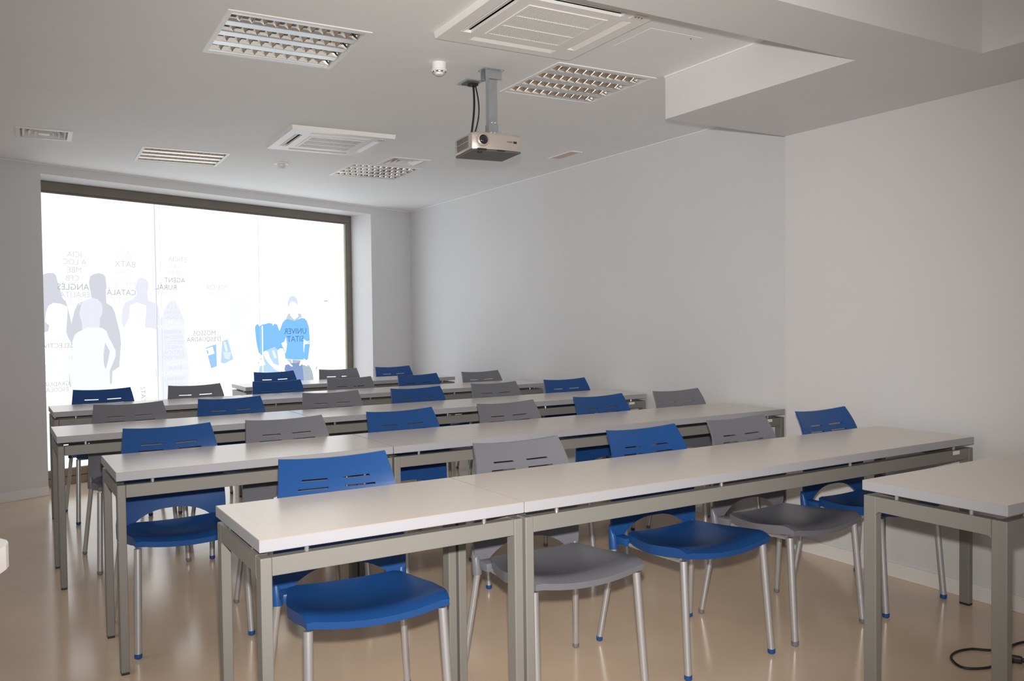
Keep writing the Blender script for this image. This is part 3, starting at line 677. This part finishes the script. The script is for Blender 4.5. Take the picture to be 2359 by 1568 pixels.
def diffuser(c, label, plain):
    px_, py_ = cpos(*c)
    t = empty('air_diffuser', (px_, py_, ZC), CA); tag(t, label, 'vent', 'square ceiling air diffusers')
    H = VS/2
    bm = bmesh.new(); grid_plate(bm, [-H, -H+0.026, H-0.026, H], [-H, -H+0.026, H-0.026, H], [(-H+0.026, H-0.026, -H+0.026, H-0.026)], -0.006, 0.003)
    obj('outer_frame', bm, M_WHITE, t)
    bm = bmesh.new(); box(bm, -H+0.013, H-0.013, -H+0.013, H-0.013, 0.004, 0.12)
    bmesh.ops.delete(bm, geom=[f for f in bm.faces if f.calc_center_median().z < 0.005], context='FACES')
    obj('duct_box', bm, M_WHITE2, t)
    for r in (0.118, 0.085, 0.052):
        bm = bmesh.new(); q = r-0.022
        lo = [bm.verts.new((sx*r, sy*r, -0.004)) for sx, sy in ((-1, -1), (1, -1), (1, 1), (-1, 1))]
        hi = [bm.verts.new((sx*q, sy*q, 0.022)) for sx, sy in ((-1, -1), (1, -1), (1, 1), (-1, 1))]
        lo2 = [bm.verts.new((sx*(r-0.003), sy*(r-0.003), -0.004)) for sx, sy in ((-1, -1), (1, -1), (1, 1), (-1, 1))]
        hi2 = [bm.verts.new((sx*(q-0.003), sy*(q-0.003), 0.022)) for sx, sy in ((-1, -1), (1, -1), (1, 1), (-1, 1))]
        for k in range(4):
            j = (k+1) % 4
            bm.faces.new((lo[k], lo[j], hi[j], hi[k])); bm.faces.new((lo2[k], hi2[k], hi2[j], lo2[j])); bm.faces.new((lo[k], lo2[k], lo2[j], lo[j])); bm.faces.new((hi[k], hi[j], hi2[j], hi2[k]))
        obj('diffuser_ring', bm, M_WHITE, t)
    obj('centre_plate', BX(-0.03, 0.03, -0.026, 0.026, -0.006, -0.002, bev=0.001), M_WHITE, t)
diffuser(v1c, 'square white air diffuser alone at the far left of the ceiling', False)
diffuser(v2c, 'square white air diffuser half hidden behind a far louvred light', True)

t = empty('smoke_detector', (1.760, 3.585, ZC)); tag(t, 'round white smoke detector on the ceiling left of the projector', 'detector')
obj('mount_base', lathe(bmesh.new(), [(0.033, 0), (0.033, -0.026), (0.031, -0.028)], 28), M_WHITE, t, smooth=40)
obj('head', lathe(bmesh.new(), [(0.031, -0.028), (0.037, -0.032), (0.036, -0.038), (0.030, -0.041), (0.029, -0.046), (0.020, -0.047), (0.018, -0.054), (0.012, -0.056)], 28), M_WHITE, t, smooth=30)
for k in range(8):
    a = 2*PI*k/8; o = obj('smoke_slot', BX(-0.006, 0.006, -0.0012, 0.0012, -0.0455, -0.0415), M_DARK, t); o.location = (0.0290*math.sin(a), -0.0290*math.cos(a), 0); o.rotation_euler = (0, 0, a)
t = empty('motion_sensor', (1.818, 6.415, ZC)); tag(t, 'small round white motion sensor on the ceiling near the window', 'sensor')
obj('flange', lathe(bmesh.new(), [(0.055, 0), (0.054, -0.007), (0.034, -0.011)], 28), M_WHITE, t, smooth=40)
obj('lens_dome', lathe(bmesh.new(), [(0.031, -0.010), (0.029, -0.024), (0.021, -0.034), (0.008, -0.039)], 24), M_WHITE2, t, smooth=60)
px_, py_ = cpos(*emc)
t = empty('emergency_light', (px_, py_, ZC), CA); tag(t, 'flush emergency light with a reddish lens near the right wall', 'light')
bm = bmesh.new(); grid_plate(bm, [-0.047, -0.040, 0.040, 0.047], [-0.158, -0.135, 0.135, 0.158], [(-0.040, 0.040, -0.135, 0.135)], -0.005, 0.0005); obj('cover_frame', bm, M_CEIL, t)
obj('lens', BX(-0.040, 0.040, -0.135, 0.135, -0.004, 0.0005), M_EMER, t)
# access panel, its shadow gap left open
t = empty('access_panel', (*cpos(*inv(2.455, 2.86)), ZC), CA); tag(t, 'flush ceiling access panel seen as a thin line beside the beam', 'panel')
obj('hatch_board', BX(-0.137, 0.137, -0.128, 0.128, -0.0011, 0.0005), M_CEIL, t)
obj('hatch_latch', lathe(bmesh.new(), [(0.004, -0.0022), (0.004, -0.0008)], 10, (0.10, -0.10, 0)), M_INK, t)

# ------------------------------------------------------------------ projector on its ceiling bracket
PX, PY = 2.030, 3.572
t = empty('projector_mount', (PX, PY, ZC), math.radians(-3)); tag(t, 'galvanised steel ceiling bracket carrying the projector', 'bracket')
obj('ceiling_plate', BX(-0.052, 0.052, -0.036, 0.036, -0.004, 0), M_ZINC, t)
for s in (-1, 1): obj('side_cheek', BX(-0.043, 0.043, s*0.026-0.0015, s*0.026+0.0015, -0.046, -0.004), M_ZINC, t)
bm = bmesh.new(); cw, cd = 0.0215, 0.017
box(bm, -cw, cw, -cd-0.0015, -cd+0.0015, -0.275, -0.004); box(bm, -cw, -cw+0.003, -cd, cd, -0.275, -0.004); box(bm, cw-0.003, cw, -cd, cd, -0.275, -0.004)
obj('channel_post', bm, M_ZINC, t)
bm = bmesh.new(); box(bm, -cw+0.003, cw-0.003, -cd+0.003, cd-0.003, -0.310, -0.235)
obj('inner_slider', bm, M_ZINC, t)
bm = bmesh.new()
for s in (-1, 1): box(bm, s*0.0235-0.0015, s*0.0235+0.0015, -0.02, 0.02, -0.322, -0.262)
box(bm, -0.0235, 0.0235, -0.021, -0.018, -0.318, -0.275)
obj('tilt_yoke', bm, M_ZINC, t)
bm = bmesh.new(); box(bm, -0.055, 0.062, -0.012, 0.012, -0.3260, -0.3220); box(bm, -0.05, 0.0, -0.05, -0.010, -0.3260, -0.3220)
obj('cross_arm', bm, M_BRASS, t)
scr = lathe(bmesh.new(), [(0.0042, 0.0), (0.0042, 0.003), (0.002, 0.004)], 10); bmesh.ops.rotate(scr, verts=scr.verts, cent=(0, 0, 0), matrix=Matrix.Rotation(PI/2, 3, 'X')); SCR = mesh(scr, M_SPACER, 40, 'screw')
for sx, z, y in ((-0.008, -0.026, -cd-0.0015), (0.010, -0.026, -cd-0.0015), (-0.006, -0.252, -cd-0.0015), (0.010, -0.252, -cd-0.0015), (0.006, -0.300, -0.021), (-0.012, -0.300, -0.021)):
    o = link('screw', SCR, t); o.location = (sx, y, z)
scr = lathe(bmesh.new(), [(0.005, 0.0), (0.005, -0.003), (0.002, -0.004)], 10); SC2 = mesh(scr, M_SPACER, 40, 'screw')
for x, y in ((-0.042, -0.030), (0.042, -0.030), (-0.042, 0.030), (0.042, 0.030)):
    o = link('screw', SC2, t); o.location = (x, y, -0.004)

t = empty('projector', (1.985, 3.535, 2.047), math.radians(-6.3)); tag(t, 'silver ceiling projector with a black lens hanging from the bracket', 'projector')
def proj_body():
    bm = bmesh.new(); a, b = 0.128, 0.112
    # plan outline with a gently bowed front and rounded corners
    pl = []
    for k in range(9): u = -1+2*k/8; pl.append((u*(a-0.018), -b-0.010*(1-u*u)))
    pl += [(a-0.006, -b+0.006), (a, -b+0.022), (a, b-0.02), (a-0.006, b-0.005), (a-0.02, b), (-a+0.02, b), (-a+0.006, b-0.005), (-a, b-0.02), (-a, -b+0.022), (-a+0.006, -b+0.006)]
    lev = [(0.010, 0.985), (0.018, 1.0), (0.070, 1.0), (0.080, 0.985), (0.087, 0.93)]
    rings = [[bm.verts.new((x*s, y*s, z)) for x, y in pl] for z, s in lev]
    n = len(pl)
    for A_, B_ in zip(rings, rings[1:]):
        for k in range(n): bm.faces.new((A_[k], A_[(k+1) % n], B_[(k+1) % n], B_[k]))
    bm.faces.new(rings[0][::-1]); bm.faces.new(rings[-1])
    return mesh(bm, M_PROJ, 35, 'body')
body = link('body', proj_body(), t)
bm = bmesh.new(); box(bm, -0.122, 0.122, -0.110, 0.108, 0.0015, 0.0105, bev=0.003); obj('base_plate', bm, M_PROJD, t)
obj('top_cover', BX(-0.105, 0.06, -0.085, 0.085, 0.086, 0.0935, bev=0.003), M_PROJD, t)
lr = lathe(bmesh.new(), [(0.024, 0.0), (0.030, 0.002), (0.030, 0.010), (0.024, 0.016), (0.0215, 0.0165), (0.0215, 0.006)], 32)
bmesh.ops.rotate(lr, verts=lr.verts, cent=(0, 0, 0), matrix=Matrix.Rotation(PI/2, 3, 'X')); ring = obj('lens_ring', lr, M_PROJ, t, smooth=35); ring.location = (-0.075, -0.116, 0.050)
lr = lathe(bmesh.new(), [(0.0215, 0.0), (0.0205, 0.006), (0.013, 0.010), (0.005, 0.0115)], 28)
bmesh.ops.rotate(lr, verts=lr.verts, cent=(0, 0, 0), matrix=Matrix.Rotation(PI/2, 3, 'X')); ln = obj('lens', lr, M_LENS, ring, smooth=60); ln.location = (0, -0.0065, 0)
obj('infrared_window', BX(0.080, 0.098, -0.1175, -0.110, 0.044, 0.054, bev=0.001), M_PAD, t)
bm = bmesh.new()
for k in range(7): box(bm, 0.046+0.0042*k, 0.0490+0.0042*k, -0.1212, -0.115, 0.0475, 0.0505 if k % 3 else 0.0515)
o = obj('maker_mark', bm, M_INK, t); o['label'] = 'tiny illegible maker mark'
slot = mesh(BX(-0.1295, -0.1265, -0.0031, 0.0031, -0.0016, 0.0016), M_PAD, None, 'vent_slot')
for r in range(9):
    for c in range(12):
        o = link('vent_slot', slot, body); o.location = (0, -0.070+0.0122*c, 0.022+0.0058*r+(0.003 if r > 4 else 0))
obj('adjuster_foot', lathe(bmesh.new(), [(0.010, 0.002), (0.010, -0.004), (0.007, -0.006)], 14, (-0.080, -0.095, 0)), M_PAD, t)
bm = bmesh.new(); box(bm, -0.100, -0.055, -0.119, -0.108, 0.0035, 0.0125, bev=0.002); box(bm, 0.0, 0.04, -0.119, -0.108, 0.005, 0.0115, bev=0.002); obj('release_latch', bm, M_PAD, t)

t = empty('cable_plate', (2.040, 3.803, ZC), math.radians(-2)); tag(t, 'square dark-edged ceiling plate where the projector cables come out', 'wall plate')
obj('cover_plate', BX(-0.046, 0.046, -0.056, 0.056, -0.005, 0, bev=0.001), M_ZINC, t)
obj('inner_plate', BX(-0.032, 0.032, -0.038, 0.038, -0.009, -0.0045, bev=0.001), M_PROJD, t)
obj('outlet_collar', BX(-0.010, 0.030, -0.030, 0.010, -0.020, -0.0085, bev=0.002), M_PAD, t)
def cable(dx, dy, r):
    P0, P3 = Vector((2.050+dx, 3.790+dy, ZC-0.019)), Vector((1.930+dx, 3.600+dy, 2.136))
    pts = []
    for k in range(15):
        u = k/14; p = P0.lerp(P3, u); p.x += 0.030*math.sin(PI*u)*(1-0.3*u) + dx*1.6*math.sin(PI*u); p.y += 0.03*math.sin(PI*u); pts.append(p)
    return tube(bmesh.new(), pts, r, 8)
tag(obj('projector_cable', cable(0, 0, 0.0055), M_CORD, smooth=60), 'thicker black cable hanging from the ceiling plate to the projector', 'cable', 'projector cables')
tag(obj('projector_cable', cable(0.010, -0.004, 0.0035), M_CORD, smooth=60), 'thinner black cable beside the thick one above the projector', 'cable', 'projector cables')

# ------------------------------------------------------------------ floor cord and the lectern by the left edge
def spline(pts, n=6):
    out = []; P = [Vector(p) for p in pts]; P = [P[0]]+P+[P[-1]]
    for i in range(1, len(P)-2):
        for k in range(n):
            u = k/n; a, b, c, d = P[i-1:i+3]
            out.append(0.5*((2*b)+(c-a)*u+(2*a-5*b+4*c-d)*u*u+(3*b-a-3*c+d)*u**3))
    out.append(P[-2]); return out
zc_ = 0.0055
loop = spline([(3.16, 1.70, zc_), (3.085, 1.722, zc_), (2.998, 1.731, zc_), (2.938, 1.763, zc_), (2.936, 1.803, zc_), (2.981, 1.854, zc_), (3.049, 1.873, zc_), (3.121, 1.859, zc_), (3.165, 1.818, zc_),
               (3.215, 1.780, zc_+0.008), (3.285, 1.797, zc_), (3.36, 1.79, zc_), (3.45, 1.74, zc_), (3.50, 1.66, zc_)])
t = empty('power_cord', (3.05, 1.79, 0)); tag(t, 'black cord with a plug lying looped on the floor under the teacher table', 'cord')
o = obj('cable_loop', tube(bmesh.new(), loop, 0.0048, 8), M_CORD, t, smooth=60); o.location = (-3.05, -1.79, 0)
bm = bmesh.new(); box(bm, -0.024, 0.024, -0.014, 0.014, 0.0005, 0.024, bev=0.005); box(bm, 0.022, 0.036, -0.008, 0.008, 0.005, 0.019, bev=0.002)
o = obj('plug', bm, M_CORD, t); o.location = (0.095, -0.078, 0); o.rotation_euler = (0, 0, math.radians(-62))
bm = bmesh.new(); box(bm, 0.035, 0.046, -0.006, -0.003, 0.010, 0.014); box(bm, 0.035, 0.046, 0.003, 0.006, 0.010, 0.014)
pg = obj('plug_pin', bm, M_BRASS, t); pg.location = (0.095, -0.078, 0); pg.rotation_euler = (0, 0, math.radians(-62))

t = empty('lectern', (-0.274, 1.06, 0), math.radians(-20)); tag(t, 'white lectern, only the rounded corner of its top at the left edge', 'lectern')
bm = bmesh.new(); pl = []
a, b, R = 0.240, 0.170, 0.042
for cx_, cy_, t0 in ((a-R, b-R, 0), (-a+R, b-R, PI/2), (-a+R, -b+R, PI), (a-R, -b+R, 1.5*PI)):
    for k in range(6): pl.append((cx_+R*math.cos(t0+PI/2*k/5), cy_+R*math.sin(t0+PI/2*k/5)))
prism(bm, pl, 1.006, 1.033); obj('reading_top', bm, M_WHITE, t)
obj('column', BX(-0.06, 0.0, -0.05, 0.03, 0.02, 1.007, bev=0.006), M_WHITE, t)
obj('foot_plate', BX(-0.20, 0.12, -0.16, 0.14, 0.0, 0.022, bev=0.006), M_WHITE, t)
